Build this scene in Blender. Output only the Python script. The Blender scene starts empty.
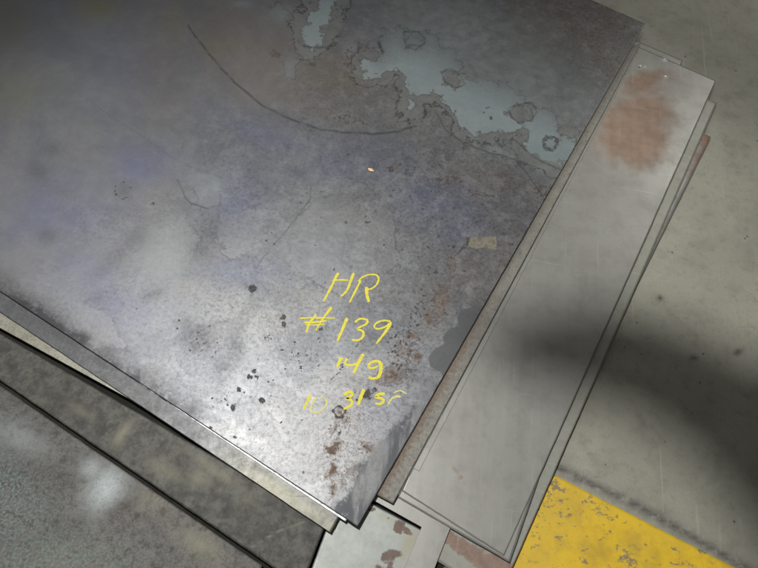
import bpy, bmesh, math, random
import numpy as np
from mathutils import Vector, Matrix

random.seed(7)
rng = np.random.default_rng(7)
S = bpy.context.scene
COL = S.collection

# ------------------------------------------------------------------ camera
F, CX, CY = 640.0, 379.0, 284.0
ROLL, PITCH, H = math.radians(9.8), math.radians(62.5), 1.42
u = np.array([math.sin(ROLL), -math.cos(ROLL), 0.0])
k = np.array([0, 0, 1.0])
UP = math.cos(PITCH) * u - math.sin(PITCH) * k
FW = math.sin(PITCH) * u + math.cos(PITCH) * k
RT = np.cross(FW, UP)
R3 = np.array([RT, FW, UP])                 # camera (right, down, forward) -> world

def at(px, py, z=0.0):
    d = R3 @ np.array([(px - CX) / F, (py - CY) / F, 1.0])
    t = (z - H) / d[2]
    return np.array([d[0] * t, d[1] * t, z])

def to_px(P):                                # P (n,3) world -> measured photo coordinates
    c = (P - np.array([0, 0, H])) @ R3
    return np.stack([CX + F * c[:, 0] / c[:, 2], CY + F * c[:, 1] / c[:, 2]], 1)

cd = bpy.data.cameras.new('camera')
cam = bpy.data.objects.new('camera', cd)
COL.objects.link(cam)
xr, xu, xb = R3 @ np.array([1, 0, 0]), R3 @ np.array([0, -1, 0]), R3 @ np.array([0, 0, -1])
m = Matrix(((xr[0], xu[0], xb[0], 0), (xr[1], xu[1], xb[1], 0), (xr[2], xu[2], xb[2], H), (0, 0, 0, 1)))
cam.matrix_world = m
cd.sensor_width = 36
cd.lens = F / 758 * 36
cd.clip_start, cd.clip_end = 0.02, 200
S.camera = cam

# ------------------------------------------------------------------ node helper
class NT:
    def __init__(s, name):
        s.m = bpy.data.materials.new(name); s.m.use_nodes = True
        s.t = s.m.node_tree; s.b = s.t.nodes['Principled BSDF']
        tc = s.t.nodes.new('ShaderNodeTexCoord'); s.co = tc.outputs['Object']
    def put(s, sock, v):
        if hasattr(v, 'is_output') or isinstance(v, bpy.types.NodeSocket): s.t.links.new(v, sock)
        else:
            if hasattr(sock.default_value, '__len__') and len(sock.default_value) == 4 and len(v) == 3: v = (*v, 1)
            sock.default_value = v
    def noise(s, scale, detail=4, rough=.55, dist=0., co=None, off=None, stretch=None, rot=0):
        co = co or s.co
        if off or stretch:
            mp = s.t.nodes.new('ShaderNodeMapping'); s.t.links.new(co, mp.inputs[0])
            if off: mp.inputs[1].default_value = off
            mp.inputs[2].default_value = (0, 0, rot)
            if stretch: mp.inputs[3].default_value = stretch
            co = mp.outputs[0]
        n = s.t.nodes.new('ShaderNodeTexNoise'); s.t.links.new(co, n.inputs['Vector'])
        n.inputs['Scale'].default_value = scale; n.inputs['Detail'].default_value = detail
        n.inputs['Roughness'].default_value = rough; n.inputs['Distortion'].default_value = dist
        return n.outputs['Fac']
    def voro(s, scale, feat='F1', rnd=1, co=None, out='Distance'):
        n = s.t.nodes.new('ShaderNodeTexVoronoi'); n.feature = feat
        s.t.links.new(co or s.co, n.inputs['Vector']); n.inputs['Scale'].default_value = scale
        n.inputs['Randomness'].default_value = rnd
        return n.outputs[out]
    def ma(s, op, a, b=0., c=0., clamp=False):
        n = s.t.nodes.new('ShaderNodeMath'); n.operation = op; n.use_clamp = clamp
        for i, v in enumerate((a, b, c)): s.put(n.inputs[i], v)
        return n.outputs[0]
    def ramp(s, v, lo, hi, a=0., b=1.):      # smooth step
        n = s.t.nodes.new('ShaderNodeMapRange'); n.interpolation_type = 'SMOOTHSTEP'
        s.put(n.inputs[0], v); n.inputs[1].default_value = lo; n.inputs[2].default_value = hi
        n.inputs[3].default_value = a; n.inputs[4].default_value = b
        return n.outputs[0]
    def mix(s, f, a, b, mode='MIX'):
        n = s.t.nodes.new('ShaderNodeMix'); n.data_type = 'RGBA'; n.blend_type = mode
        s.put(n.inputs[0], f); s.put(n.inputs[6], a); s.put(n.inputs[7], b)
        return n.outputs[2]
    def attr(s, name):
        n = s.t.nodes.new('ShaderNodeAttribute'); n.attribute_name = name
        return n.outputs['Fac']
    def fin(s, col, rough, metal=0., bump=None, bstr=.2, bdist=.002, spec=.5):
        s.put(s.b.inputs['Base Color'], col); s.put(s.b.inputs['Roughness'], rough)
        s.put(s.b.inputs['Metallic'], metal); s.b.inputs['Specular IOR Level'].default_value = spec
        if bump is not None:
            n = s.t.nodes.new('ShaderNodeBump'); n.inputs['Strength'].default_value = bstr
            n.inputs['Distance'].default_value = bdist
            s.put(n.inputs['Height'], bump); s.t.links.new(n.outputs[0], s.b.inputs['Normal'])
        return s.m

# ------------------------------------------------------------------ distance fields in measured photo units
def seg_d(P, pts):
    best = np.full(len(P), 1e9)
    for a, b in zip(pts[:-1], pts[1:]):
        a = np.array(a, float); b = np.array(b, float); ab = b - a
        t = np.clip(((P - a) @ ab) / (ab @ ab), 0, 1)
        best = np.minimum(best, np.hypot(*(P - a - t[:, None] * ab).T))
    return best
def poly_sd(P, pts):                         # negative inside
    d = seg_d(P, pts + [pts[0]])
    ins = np.zeros(len(P), bool)
    n = len(pts)
    for i in range(n):
        x1, y1 = pts[i]; x2, y2 = pts[(i + 1) % n]
        if y1 == y2: continue
        c = ((P[:, 1] < y1) != (P[:, 1] < y2)) & (P[:, 0] < (x2 - x1) * (P[:, 1] - y1) / (y2 - y1) + x1)
        ins ^= c
    return np.where(ins, -d, d)
def blobs(P, L):                             # (x, y, rx, ry, angle_deg, weight)
    o = np.zeros(len(P))
    for x, y, rx, ry, a, w in L:
        a = math.radians(a); dx, dy = P[:, 0] - x, P[:, 1] - y
        X = dx * math.cos(a) + dy * math.sin(a); Y = -dx * math.sin(a) + dy * math.cos(a)
        o = np.maximum(o, w * np.exp(-((X / rx) ** 2 + (Y / ry) ** 2)))
    return o

def vnoise(P, scale, seed):
    g = np.random.default_rng(seed).random((256, 256)); x = P / scale + 500
    i = np.floor(x).astype(int); f = x - i; f = f * f * (3 - 2 * f); a, b = i[:, 0] % 255, i[:, 1] % 255
    return (g[a, b] * (1 - f[:, 0]) + g[a + 1, b] * f[:, 0]) * (1 - f[:, 1]) + (g[a, b + 1] * (1 - f[:, 0]) + g[a + 1, b + 1] * f[:, 0]) * f[:, 1] - .5
def warp(Q, amp=1., sc=6.):
    dx = vnoise(Q, sc, 1) + .5 * vnoise(Q, sc / 2, 2) + .3 * vnoise(Q, sc / 4, 5); dy = vnoise(Q, sc, 3) + .5 * vnoise(Q, sc / 2, 4) + .3 * vnoise(Q, sc / 4, 6)
    return Q + amp * 2 * np.stack([dx, dy], 1)

# ------------------------------------------------------------------ sheet builders
def link(name, me, parent=None, mat=None):
    o = bpy.data.objects.new(name, me); COL.objects.link(o)
    if parent: o.parent = parent
    if mat: me.materials.append(mat)
    return o
def tag(o, label=None, cat=None, group=None, kind=None):
    if label: o['label'] = label
    if cat: o['category'] = cat
    if group: o['group'] = group
    if kind: o['kind'] = kind
    return o
def poly_sheet(name, px, z, th, mat, bend=0.0):
    """flat cut plate from an outline measured at height z, thickness th, tiny edge bevel"""
    bm = bmesh.new()
    P = [at(x, y, z) for x, y in px]
    c = sum(P) / len(P)
    top = bm.faces.new([bm.verts.new((p[0] - c[0], p[1] - c[1], 0)) for p in P])
    bm.normal_update()
    if top.normal.z < 0: top.normal_flip()
    r = bmesh.ops.extrude_face_region(bm, geom=[top])
    vs = [g for g in r['geom'] if isinstance(g, bmesh.types.BMVert)]
    for v in vs: v.co.z -= th
    bm.normal_update()
    bmesh.ops.recalc_face_normals(bm, faces=bm.faces[:])
    bmesh.ops.bevel(bm, geom=[e for e in bm.edges], offset=min(.0005, th * .3), segments=1, affect='EDGES')
    me = bpy.data.meshes.new(name); bm.to_mesh(me); bm.free()
    o = link(name, me, mat=mat); o.location = (c[0], c[1], z)
    return o
def grid_sheet(name, px4, z, th, mat, cell, fields, wave=0.0, edge=None):
    """four-cornered plate as a fine mesh, so that its own stains can be stored per vertex"""
    A, B, C_, D = [at(x, y, z) for x, y in px4]
    nu = max(2, int(max(np.linalg.norm(B - A), np.linalg.norm(C_ - D)) / cell))
    nv = max(2, int(max(np.linalg.norm(D - A), np.linalg.norm(C_ - B)) / cell))
    U, V = np.meshgrid(np.linspace(0, 1, nu + 1), np.linspace(0, 1, nv + 1))
    U, V = U.ravel()[:, None], V.ravel()[:, None]
    P = A * (1 - U) * (1 - V) + B * U * (1 - V) + C_ * U * V + D * (1 - U) * V
    rim_ = ((U[:, 0] == 0) | (U[:, 0] == 1) | (V[:, 0] == 0) | (V[:, 0] == 1))
    P[rim_, :2] += .0009 * np.stack([vnoise(P[rim_, :2], .03, 11) + .6 * vnoise(P[rim_, :2], .008, 13), vnoise(P[rim_, :2], .03, 12) + .6 * vnoise(P[rim_, :2], .008, 14)], 1)
    Q = to_px(P)
    org = P.mean(0)
    L = P - org
    if wave: L[:, 2] += wave * np.sin(L[:, 0] * 3.1 + 1) * np.cos(L[:, 1] * 2.3)
    n = len(L)
    i = np.arange(nv)[:, None] * (nu + 1) + np.arange(nu)[None, :]
    i = i.ravel()
    F1 = np.stack([i, i + 1, i + nu + 2, i + nu + 1], 1)
    nrm = np.cross(B - A, D - A)[2]
    if nrm < 0: F1 = F1[:, ::-1]
    # rim
    top = np.arange(nu + 1); right = np.arange(nv + 1) * (nu + 1) + nu
    bot = nv * (nu + 1) + np.arange(nu + 1)[::-1]; left = (np.arange(nv + 1) * (nu + 1))[::-1]
    loop = np.concatenate([top[:-1], right[:-1], bot[:-1], left[:-1]])
    k_ = len(loop)
    low = L[loop] - np.array([0, 0, th])
    j = np.arange(k_); j2 = (j + 1) % k_
    F2 = np.stack([loop[j], n + j, n + j2, loop[j2]], 1)
    if nrm < 0: F2 = F2[:, ::-1]
    FF = np.concatenate([F1, F2])
    VV = np.concatenate([L, low])
    me = bpy.data.meshes.new(name)
    me.vertices.add(len(VV)); me.vertices.foreach_set('co', VV.astype(np.float32).ravel())
    me.loops.add(FF.size); me.loops.foreach_set('vertex_index', FF.astype(np.int32).ravel())
    me.polygons.add(len(FF)); me.polygons.foreach_set('loop_start', (np.arange(len(FF)) * 4).astype(np.int32))
    me.update(); me.validate()
    QQ = np.concatenate([Q, Q[loop]])
    for nm, fn in fields.items():
        a = me.attributes.new(nm, 'FLOAT', 'POINT')
        a.data.foreach_set('value', fn(QQ).astype(np.float32))
    o = link(name, me, mat=mat); o.location = tuple(org)
    if edge:
        me.materials.append(edge)
        me.polygons.foreach_set('material_index', np.r_[np.zeros(len(F1)), np.ones(len(F2))].astype(np.int32))
    return o

# ------------------------------------------------------------------ materials
def mill_scale():
    N = NT('hot_rolled_mill_scale')
    w1 = N.noise(28, 6, .65); w2 = N.noise(9, 4, .6, off=(3, 1, 0)); w3 = N.noise(110, 5, .7, off=(0, 5, 1))
    fine = N.noise(260, 4, .65, off=(1, 1, 1))
    vig = N.ma('SUBTRACT', 1, N.attr('calm'))
    big = N.noise(3.2, 5, .6, dist=.6, off=(5, 2, 0))
    # body colour
    c = N.mix(N.ramp(big, .35, .65), (.155, .160, .172), (.205, .203, .20))
    c = N.mix(N.ma('MULTIPLY', N.attr('blue'), N.ramp(w2, .2, .65, .45, 1)), c, (.150, .160, .225))
    c = N.mix(N.ma('MULTIPLY', N.attr('brown'), .8), c, (.17, .135, .105))
    c = N.mix(N.ma('MULTIPLY', N.attr('olive'), .8), c, (.19, .18, .09))
    # cloud edges of the scale: contour bands of a distorted noise
    cont = N.noise(6.5, 7, .62, dist=.9, off=(2, 7, 0))
    band = N.ma('ABSOLUTE', N.ma('SUBTRACT', cont, .5))
    c = N.mix(N.ma('MULTIPLY', vig, N.ramp(band, 0, .010, .4, 0)), c, (.07, .07, .08))
    c = N.mix(N.ma('MULTIPLY', N.ma('MULTIPLY', N.ramp(cont, .48, .60), .2), N.ma('ADD', .3, vig)), c, (.30, .31, .315))
    c = N.mix(N.ma('MULTIPLY', vig, N.ramp(w3, .42, .68, 0, .6)), c, (.07, .07, .078))
    c = N.mix(N.ma('MULTIPLY', vig, N.ramp(w1, .48, .72, 0, .40)), c, (.31, .32, .34))
    c = N.mix(N.ma('MULTIPLY', N.ma('SUBTRACT', 1, N.ma('MULTIPLY', N.attr('calm'), .7)), N.ramp(fine, .5, .75, 0, .55)), c, (.05, .05, .055))
    gl = N.noise(70, 6, .75, dist=.3, off=(7, 7, 7))
    c = N.mix(N.ma('MULTIPLY', vig, N.ramp(gl, .56, .66, 0, .55)), c, (.055, .055, .062))
    c = N.mix(N.ma('MULTIPLY', vig, N.ramp(gl, .42, .34, 0, .35)), c, (.34, .345, .36))
    cw = N.ma('ADD', N.attr('cloud'), N.ma('ADD', N.ma('MULTIPLY', N.ma('SUBTRACT', w1, .5), 22), N.ma('MULTIPLY', N.ma('SUBTRACT', w3, .5), 8)))
    c = N.mix(N.ma('MULTIPLY', N.ramp(cw, -3, 1, 1, 0), N.ramp(w2, .35, .6, .06, .27)), c, (.27, .275, .275))
    c = N.mix(N.ma('MULTIPLY', N.ramp(N.ma('ABSOLUTE', cw), .3, 1.8, 1, 0), N.ramp(w2, .45, .6, 0, .5)), c, (.07, .07, .08))
    # light spread and mottling around the washed patch
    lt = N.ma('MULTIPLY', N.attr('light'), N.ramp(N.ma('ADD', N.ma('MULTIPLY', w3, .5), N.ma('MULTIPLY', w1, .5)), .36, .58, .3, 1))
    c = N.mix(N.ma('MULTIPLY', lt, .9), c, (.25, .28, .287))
    sm = N.ma('MULTIPLY', N.attr('smudge'), N.ramp(N.ma('ADD', N.ma('MULTIPLY', w1, .6), N.ma('MULTIPLY', w3, .4)), .3, .6, .35, 1))
    c = N.mix(sm, c, (.045, .045, .05))
    gl_ = N.noise(55, 6, .7, off=(2, 8, 1))
    # washed pale patch with a dark tide line
    sd = N.ma('ADD', N.attr('patch'), N.ma('MULTIPLY', N.ma('SUBTRACT', w1, .5), 26))
    sd = N.ma('ADD', sd, N.ma('MULTIPLY', N.ma('SUBTRACT', w3, .5), 12))
    inside = N.ramp(sd, -1.2, .6, 1, 0)
    soft = N.attr('patch_soft')
    hard = N.ramp(sd, -1.2, .6, 1, 0); sfa = N.ramp(N.ma('ADD', sd, N.ma('MULTIPLY', N.ma('SUBTRACT', w2, .5), 30)), -22, 6, 1, 0)
    sel = N.ma('ADD', N.ma('MULTIPLY', hard, N.ma('SUBTRACT', 1, soft)), N.ma('MULTIPLY', sfa, soft))
    inner = N.ma('MULTIPLY', sel, N.ma('SUBTRACT', 1, N.ma('MULTIPLY', soft, N.ramp(N.ma('ADD', N.ma('MULTIPLY', w1, .6), N.ma('MULTIPLY', w3, .4)), .40, .62, .35, 1))))
    wide = N.ma('MULTIPLY', N.ramp(sd, -4, 16, 1, 0), N.ma('MULTIPLY', soft, N.ramp(w1, .35, .6, .15, .75)))
    c = N.mix(wide, c, (.20, .235, .235))
    c = N.mix(N.ma('MULTIPLY', inner, N.ramp(N.ma('ADD', N.ma('MULTIPLY', w1, .5), N.ma('MULTIPLY', gl_, .5)), .38, .62, .9, .62)), c, N.mix(N.ramp(w2, .3, .7), (.185, .235, .245), (.225, .27, .278)))
    rim = N.ma('MULTIPLY', N.ramp(N.ma('ABSOLUTE', N.ma('ADD', sd, -.4)), .3, 1.5, 1, 0), N.ma('SUBTRACT', 1, N.ma('MULTIPLY', soft, .5)))
    c = N.mix(N.ma('MULTIPLY', rim, N.ramp(w2, .35, .6, .25, .85)), c, (.035, .035, .035))
    so2 = N.ma('ADD', sd, N.ma('MULTIPLY', N.ma('SUBTRACT', w2, .5), 26))
    nsf = N.ma('SUBTRACT', 1, soft)
    halo = N.ma('MULTIPLY', N.ma('MULTIPLY', N.ramp(so2, 10.5, 12.5, 1, 0), N.ma('SUBTRACT', 1, inside)), nsf)
    c = N.mix(N.ma('MULTIPLY', halo, N.ma('MULTIPLY', N.ramp(w1, .30, .55, .3, 1), .6)), c, (.225, .23, .22))
    c = N.mix(N.ma('MULTIPLY', N.ramp(N.ma('ABSOLUTE', N.ma('SUBTRACT', so2, 12)), .3, 1.8, 1, 0), N.ma('MULTIPLY', nsf, N.ramp(w2, .38, .52, .2, .8))), c, (.05, .048, .048))
    # hairline arcs
    cr = N.ma('ADD', N.attr('crack'), N.ma('MULTIPLY', N.ma('SUBTRACT', w3, .5), 2.4))
    c = N.mix(N.ma('MULTIPLY', N.ramp(N.ma('ABSOLUTE', cr), .2, 2.0, 1, 0), N.ramp(w1, .35, .55, .15, .62)), c, (.04, .04, .045))
    # slate patch with scalloped outline by the free edge, streaky corner
    sl = N.ramp(N.ma('ADD', N.attr('slate'), N.ma('MULTIPLY', N.ma('SUBTRACT', w1, .5), 3)), -.8, .8, 1, 0)
    c = N.mix(N.ma('MULTIPLY', sl, .85), c, (.075, .078, .085))
    co_ = N.ramp(N.ma('ADD', N.attr('corner'), N.ma('ADD', N.ma('MULTIPLY', N.ma('SUBTRACT', w1, .5), 40), N.ma('MULTIPLY', N.ma('SUBTRACT', w3, .5), 26))), -5, 4, 1, 0)
    streak = N.noise(26, 5, .6, stretch=(1, .18, 1), rot=math.radians(-28), off=(0, 0, 2))
    c = N.mix(N.ma('MULTIPLY', co_, N.ramp(N.noise(38, 6, .7, stretch=(1, .3, 1), rot=math.radians(-30), off=(4, 4, 2)), .40, .55, .05, .7)), c, (.19, .195, .20))
    c = N.mix(N.ma('MULTIPLY', co_, N.ramp(streak, .40, .54, .1, .95)), c, (.060, .063, .072))
    # rust
    nz = N.ma('SUBTRACT', N.ma('ADD', N.ma('MULTIPLY', w3, .6), N.ma('MULTIPLY', w1, .4)), .5)
    rr_ = N.ma('ADD', N.attr('rust'), N.ma('MULTIPLY', nz, 2.6))
    ra = N.ramp(N.attr('rust'), .03, .2)
    ru = N.ma('MULTIPLY', N.ma('MULTIPLY', N.ramp(rr_, .46, .86), ra), .85)
    rrim = N.ma('MULTIPLY', N.ma('MULTIPLY', N.ramp(N.ma('ABSOLUTE', N.ma('SUBTRACT', rr_, .40)), .02, .10, 1, 0), ra), .7)
    c = N.mix(rrim, c, (.045, .035, .03))
    hz = N.ma('MULTIPLY', N.ma('MULTIPLY', N.ramp(N.attr('rust'), .1, .8), .35), N.ramp(w1, .35, .55))
    c = N.mix(hz, c, (.19, .14, .105))
    c = N.mix(ru, c, N.mix(N.ramp(N.ma('ADD', N.ma('MULTIPLY', fine, .5), N.ma('MULTIPLY', gl, .5)), .40, .58), (.055, .032, .026), (.175, .125, .09)))
    # pits
    pt = N.ma('ADD', N.attr('pit'), N.ma('ADD', N.ma('MULTIPLY', N.ma('SUBTRACT', w3, .5), 1.9), N.ma('MULTIPLY', N.ma('SUBTRACT', fine, .5), .8)))
    pit = N.ma('MULTIPLY', N.ramp(pt, .36, .6), N.ramp(N.attr('pit'), .05, .3))
    vs = N.voro(300); vdot = N.ma('MULTIPLY', N.ramp(vs, .10, .26, 1, 0), N.ramp(N.ma('ADD', N.attr('speck'), N.ma('MULTIPLY', w1, .5)), .5, .8))
    vb = N.voro(95); vd2 = N.ma('MULTIPLY', N.ramp(vb, .06, .13, 1, 0), N.ramp(N.ma('ADD', N.attr('speck'), N.ma('MULTIPLY', w2, .5)), .42, .7))
    dk = N.ma('MAXIMUM', pit, N.ma('MAXIMUM', vdot, vd2))
    c = N.mix(N.ma('MULTIPLY', dk, N.ramp(w3, .35, .6, .4, .85)), c, N.mix(N.ma('MULTIPLY', N.ramp(w2, .42, .58), N.attr('speck')), (.035, .032, .034), (.085, .05, .035)))
    r = N.ma('ADD', .37, N.ma('MULTIPLY', w1, .20))
    r = N.ma('ADD', r, N.ma('MULTIPLY', co_, .08))
    r = N.ma('ADD', r, N.ma('MULTIPLY', N.ma('MAXIMUM', dk, ru), .25))
    r = N.ma('ADD', r, N.ma('MULTIPLY', inner, .08), clamp=True)
    met = N.ma('SUBTRACT', N.ma('SUBTRACT', .74, N.ma('MULTIPLY', N.ma('MAXIMUM', sl, N.ma('MULTIPLY', co_, .7)), .5)), N.ma('MULTIPLY', N.ma('MAXIMUM', ru, N.ma('MAXIMUM', dk, N.ma('MULTIPLY', inner, .6))), .5))
    hb = N.ma('SUBTRACT', N.ma('ADD', N.ma('MULTIPLY', fine, .12), N.ma('MULTIPLY', w1, .35)), N.ma('MULTIPLY', dk, .5))
    return N.fin(c, r, met, hb, .28, .0012)

def plate(name, a, b, dark, darkamt, metal, rough, rustc=(.27, .16, .11), tan=(.3, .28, .2), tanamt=0., nsc=14, off=(0, 0, 0), speck=.2, sharp=0, cont=0.):
    """older sheet: two body tones, dirt clouds, optional rust / clean / tan masks from its own vertices"""
    N = NT(name)
    w1 = N.noise(nsc, 7, .7, dist=.15, off=off); w2 = N.noise(nsc * 4.2, 5, .7, off=(off[0] + 4, 1, 2)); w0 = N.noise(nsc * .28, 3, .5, off=(2, off[1], 0))
    fine = N.noise(330, 3, .7)
    c = N.mix(N.ramp(w0, .35, .65), a, b)
    c = N.mix(N.ma('MULTIPLY', N.ramp(w1, .45, .68), darkamt), c, dark)
    c = N.mix(N.ramp(w2, .44, .66, 0, darkamt * .75), c, dark)
    t = N.ma('MAXIMUM', N.ma('MULTIPLY', N.ramp(w1, .52, .42), tanamt), N.ma('MULTIPLY', N.attr('tan'), N.ramp(w1, .3, .5, .55, 1)))
    c = N.mix(t, c, tan)
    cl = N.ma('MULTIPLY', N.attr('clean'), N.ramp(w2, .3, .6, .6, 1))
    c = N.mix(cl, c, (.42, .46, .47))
    c = N.mix(N.ma('MULTIPLY', N.attr('teal'), N.ramp(N.noise(nsc * 3, 3, .6, off=(9, 9, 0)), .48, .58)), c, (.135, .185, .178))
    dkm = N.ma('MULTIPLY', N.attr('dirt'), N.ramp(w2, .3, .6, .5, 1))
    c = N.mix(dkm, c, dark)
    ru = N.ramp(N.ma('ADD', N.attr('rust'), N.ma('MULTIPLY', N.ma('SUBTRACT', N.ma('ADD', N.ma('MULTIPLY', w1, .5), N.ma('MULTIPLY', w2, .5)), .5), 1.1)), .15, 1.05)
    ru = N.ma('MULTIPLY', ru, N.ramp(N.attr('rust'), 0, .12))
    if sharp:
        rx = N.ma('ADD', N.attr('rust'), N.ma('MULTIPLY', N.ma('SUBTRACT', N.ma('ADD', N.ma('MULTIPLY', w1, .5), N.ma('MULTIPLY', w2, .5)), .5), 2.0))
        ru = N.ma('MULTIPLY', N.ma('MULTIPLY', N.ramp(rx, .38, .72), N.ramp(N.attr('rust'), .04, .2)), .92)
    if cont:
        cn = N.noise(nsc * .6, 6, .65, dist=.6, off=(off[1], off[0], 5))
        c = N.mix(N.ramp(N.ma('ABSOLUTE', N.ma('SUBTRACT', cn, .5)), .002, .018, cont, 0), c, tuple(x * .7 for x in dark))
    c = N.mix(ru, c, N.mix(N.ramp(w2, .35, .65), rustc, tuple(x * .78 for x in rustc)))
    c = N.mix(N.ramp(fine, .55, .8, 0, speck), c, tuple(x * .5 for x in dark))
    vb = N.voro(60); c = N.mix(N.ma('MULTIPLY', N.ramp(vb, .04, .10, 1, 0), N.ramp(w1, .5, .6, 0, speck * 2)), c, (.05, .045, .04))
    s1 = N.noise(60, 4, .6, stretch=(1, .03, 1), rot=math.radians(-27), off=(1, off[0], 3)); s2 = N.noise(220, 2, .5, stretch=(1, .02, 1), rot=math.radians(-24), off=(5, off[0], 3))
    s3 = N.noise(150, 2, .5, stretch=(.03, 1, 1), rot=math.radians(-15), off=(5, off[0], 7))
    scr = N.ma('MAXIMUM', N.ramp(s2, .66, .74), N.ramp(s3, .69, .76))
    c = N.mix(N.ma('MULTIPLY', N.ramp(s1, .4, .7), .06), c, tuple(x * 1.35 for x in b)); c = N.mix(N.ma('MULTIPLY', scr, .3), c, tuple(x * 1.6 for x in b))
    r = N.ma('ADD', rough, N.ma('MULTIPLY', N.ma('SUBTRACT', N.ma('ADD', N.ma('MULTIPLY', w1, .7), N.ma('MULTIPLY', s1, .25)), .475), .36), clamp=True)
    r = N.ma('ADD', r, N.ma('MULTIPLY', ru, .25), clamp=True)
    met = N.ma('MULTIPLY', N.ma('SUBTRACT', 1, ru), metal)
    return N.fin(c, r, met, N.ma('ADD', N.ma('MULTIPLY', w2, .3), N.ma('MULTIPLY', fine, .12)), .2, .001)

MILL = mill_scale()
GREY = plate('cold_rolled_grey', (.272, .271, .252), (.305, .304, .285), (.18, .176, .160), .4, .40, .42, rustc=(.275, .192, .14), nsc=5, speck=.1)
GREYLOW = plate('cold_rolled_grey_dusty', (.24, .24, .225), (.28, .275, .26), (.17, .155, .14), .5, .15, .55, rustc=(.27, .16, .12), nsc=14, off=(3, 5, 0))
PINK = plate('grey_sheet_red_rust', (.25, .26, .225), (.29, .29, .26), (.2, .18, .15), .4, .15, .5, rustc=(.25, .165, .13), nsc=12, off=(8, 1, 0), sharp=1)
TAN = plate('tan_stained_sheet', (.24, .235, .185), (.29, .285, .235), (.12, .11, .095), .8, .25, .45, nsc=40, off=(1, 9, 0))
OILY = plate('oily_dark_sheet', (.066, .066, .060), (.086, .085, .077), (.032, .032, .029), .8, .12, .55, tan=(.19, .18, .13), tanamt=.12, nsc=34, off=(6, 3, 0), cont=.22)
OILY.node_tree.nodes['Principled BSDF'].inputs['Specular IOR Level'].default_value = .25
RUSTY = plate('teal_and_rust_sheet', (.112, .110, .107), (.138, .131, .123), (.050, .043, .039), .95, .12, .58, tan=(.20, .19, .14), tanamt=0., nsc=60, off=(2, 2, 2), cont=.25)
RUSTY.node_tree.nodes['Principled BSDF'].inputs['Specular IOR Level'].default_value = .25
BROWNS = plate('brown_rust_strip', (.20, .195, .175), (.24, .235, .21), (.11, .095, .08), .65, .15, .58, rustc=(.20, .14, .10), nsc=110, off=(7, 7, 0), sharp=1)
PALE = plate('pale_zinc_sheet', (.25, .27, .257), (.29, .31, .295), (.22, .225, .20), .5, .25, .45, rustc=(.15, .10, .08), tan=(.27, .26, .19), nsc=22, off=(4, 4, 0), speck=.08, sharp=1)
BRIGHT = plate('bright_edge_sheet', (.42, .43, .44), (.5, .51, .52), (.10, .10, .10), .8, .6, .42, nsc=90)
SLATE = plate('slate_sheet', (.12, .125, .135), (.155, .16, .168), (.06, .06, .063), .6, .35, .48, tan=(.215, .21, .165), nsc=46, off=(5, 5, 0), cont=.5)
_n = NT('gap_shade_edge'); EDGE = _n.fin((.035, .033, .03), .6, .2)  # plate sides blackened so the gaps read as deep shade
GAPSHADE = plate('gap_shade_black', (.02, .02, .018), (.03, .03, .026), (.012, .012, .01), .5, 0., .8)
GAPSHADE.node_tree.nodes['Principled BSDF'].inputs['Specular IOR Level'].default_value = .05

def concrete():
    N = NT('concrete')
    a = N.noise(2.2, 6, .6, dist=.4); b = N.noise(14, 7, .65, off=(3, 0, 0)); f = N.noise(170, 4, .7); g = N.noise(45, 5, .7, off=(1, 2, 0))
    c = N.mix(N.ramp(a, .35, .65), (.25, .247, .205), (.30, .295, .245))
    c = N.mix(N.ramp(b, .48, .68, 0, .45), c, (.17, .17, .135))
    c = N.mix(N.ramp(N.noise(5, 6, .65, dist=1, off=(9, 0, 0)), .5, .7, 0, .35), c, (.34, .34, .28))
    c = N.mix(N.ramp(g, .5, .75, 0, .35), c, (.13, .13, .10))
    c = N.mix(N.ramp(f, .5, .8, 0, .35), c, (.12, .12, .10))
    sc = N.noise(24, 3, .6, stretch=(1, .05, 1), rot=math.radians(12), off=(4, 0, 0))
    c = N.mix(N.ramp(sc, .62, .75, 0, .35), c, (.12, .115, .09))
    vb = N.voro(17); c = N.mix(N.ramp(vb, .035, .075, .8, 0), c, (.07, .065, .05))
    vb = N.voro(43); c = N.mix(N.ma('MULTIPLY', N.ramp(vb, .05, .1, 1, 0), N.ramp(b, .5, .6)), c, (.07, .065, .05))
    s2 = N.noise(70, 3, .5, stretch=(1, .04, 1), rot=math.radians(20), off=(2, 0, 0)); c = N.mix(N.ramp(s2, .64, .72, 0, .4), c, (.36, .355, .30))
    gr = N.voro(210); c = N.mix(N.ma('MULTIPLY', N.ramp(gr, .12, .24, 1, 0), N.ramp(g, .5, .6, 0, .6)), c, (.07, .068, .055))
    ck = N.noise(4, 8, .6, dist=.8, off=(6, 3, 0)); c = N.mix(N.ma('MULTIPLY', N.ramp(N.ma('ABSOLUTE', N.ma('SUBTRACT', ck, .5)), .001, .006, 1, 0), N.ramp(a, .5, .6, 0, .35)), c, (.09, .088, .07))
    d = N.attr('dirt'); c = N.mix(N.ma('MULTIPLY', d, N.ramp(g, .3, .55, .2, 1)), c, (.06, .055, .05))
    return N.fin(c, N.ma('ADD', .55, N.ma('MULTIPLY', b, .25)), 0, N.ma('ADD', N.ma('MULTIPLY', g, .5), N.ma('MULTIPLY', f, .3)), .3, .002)
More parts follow.
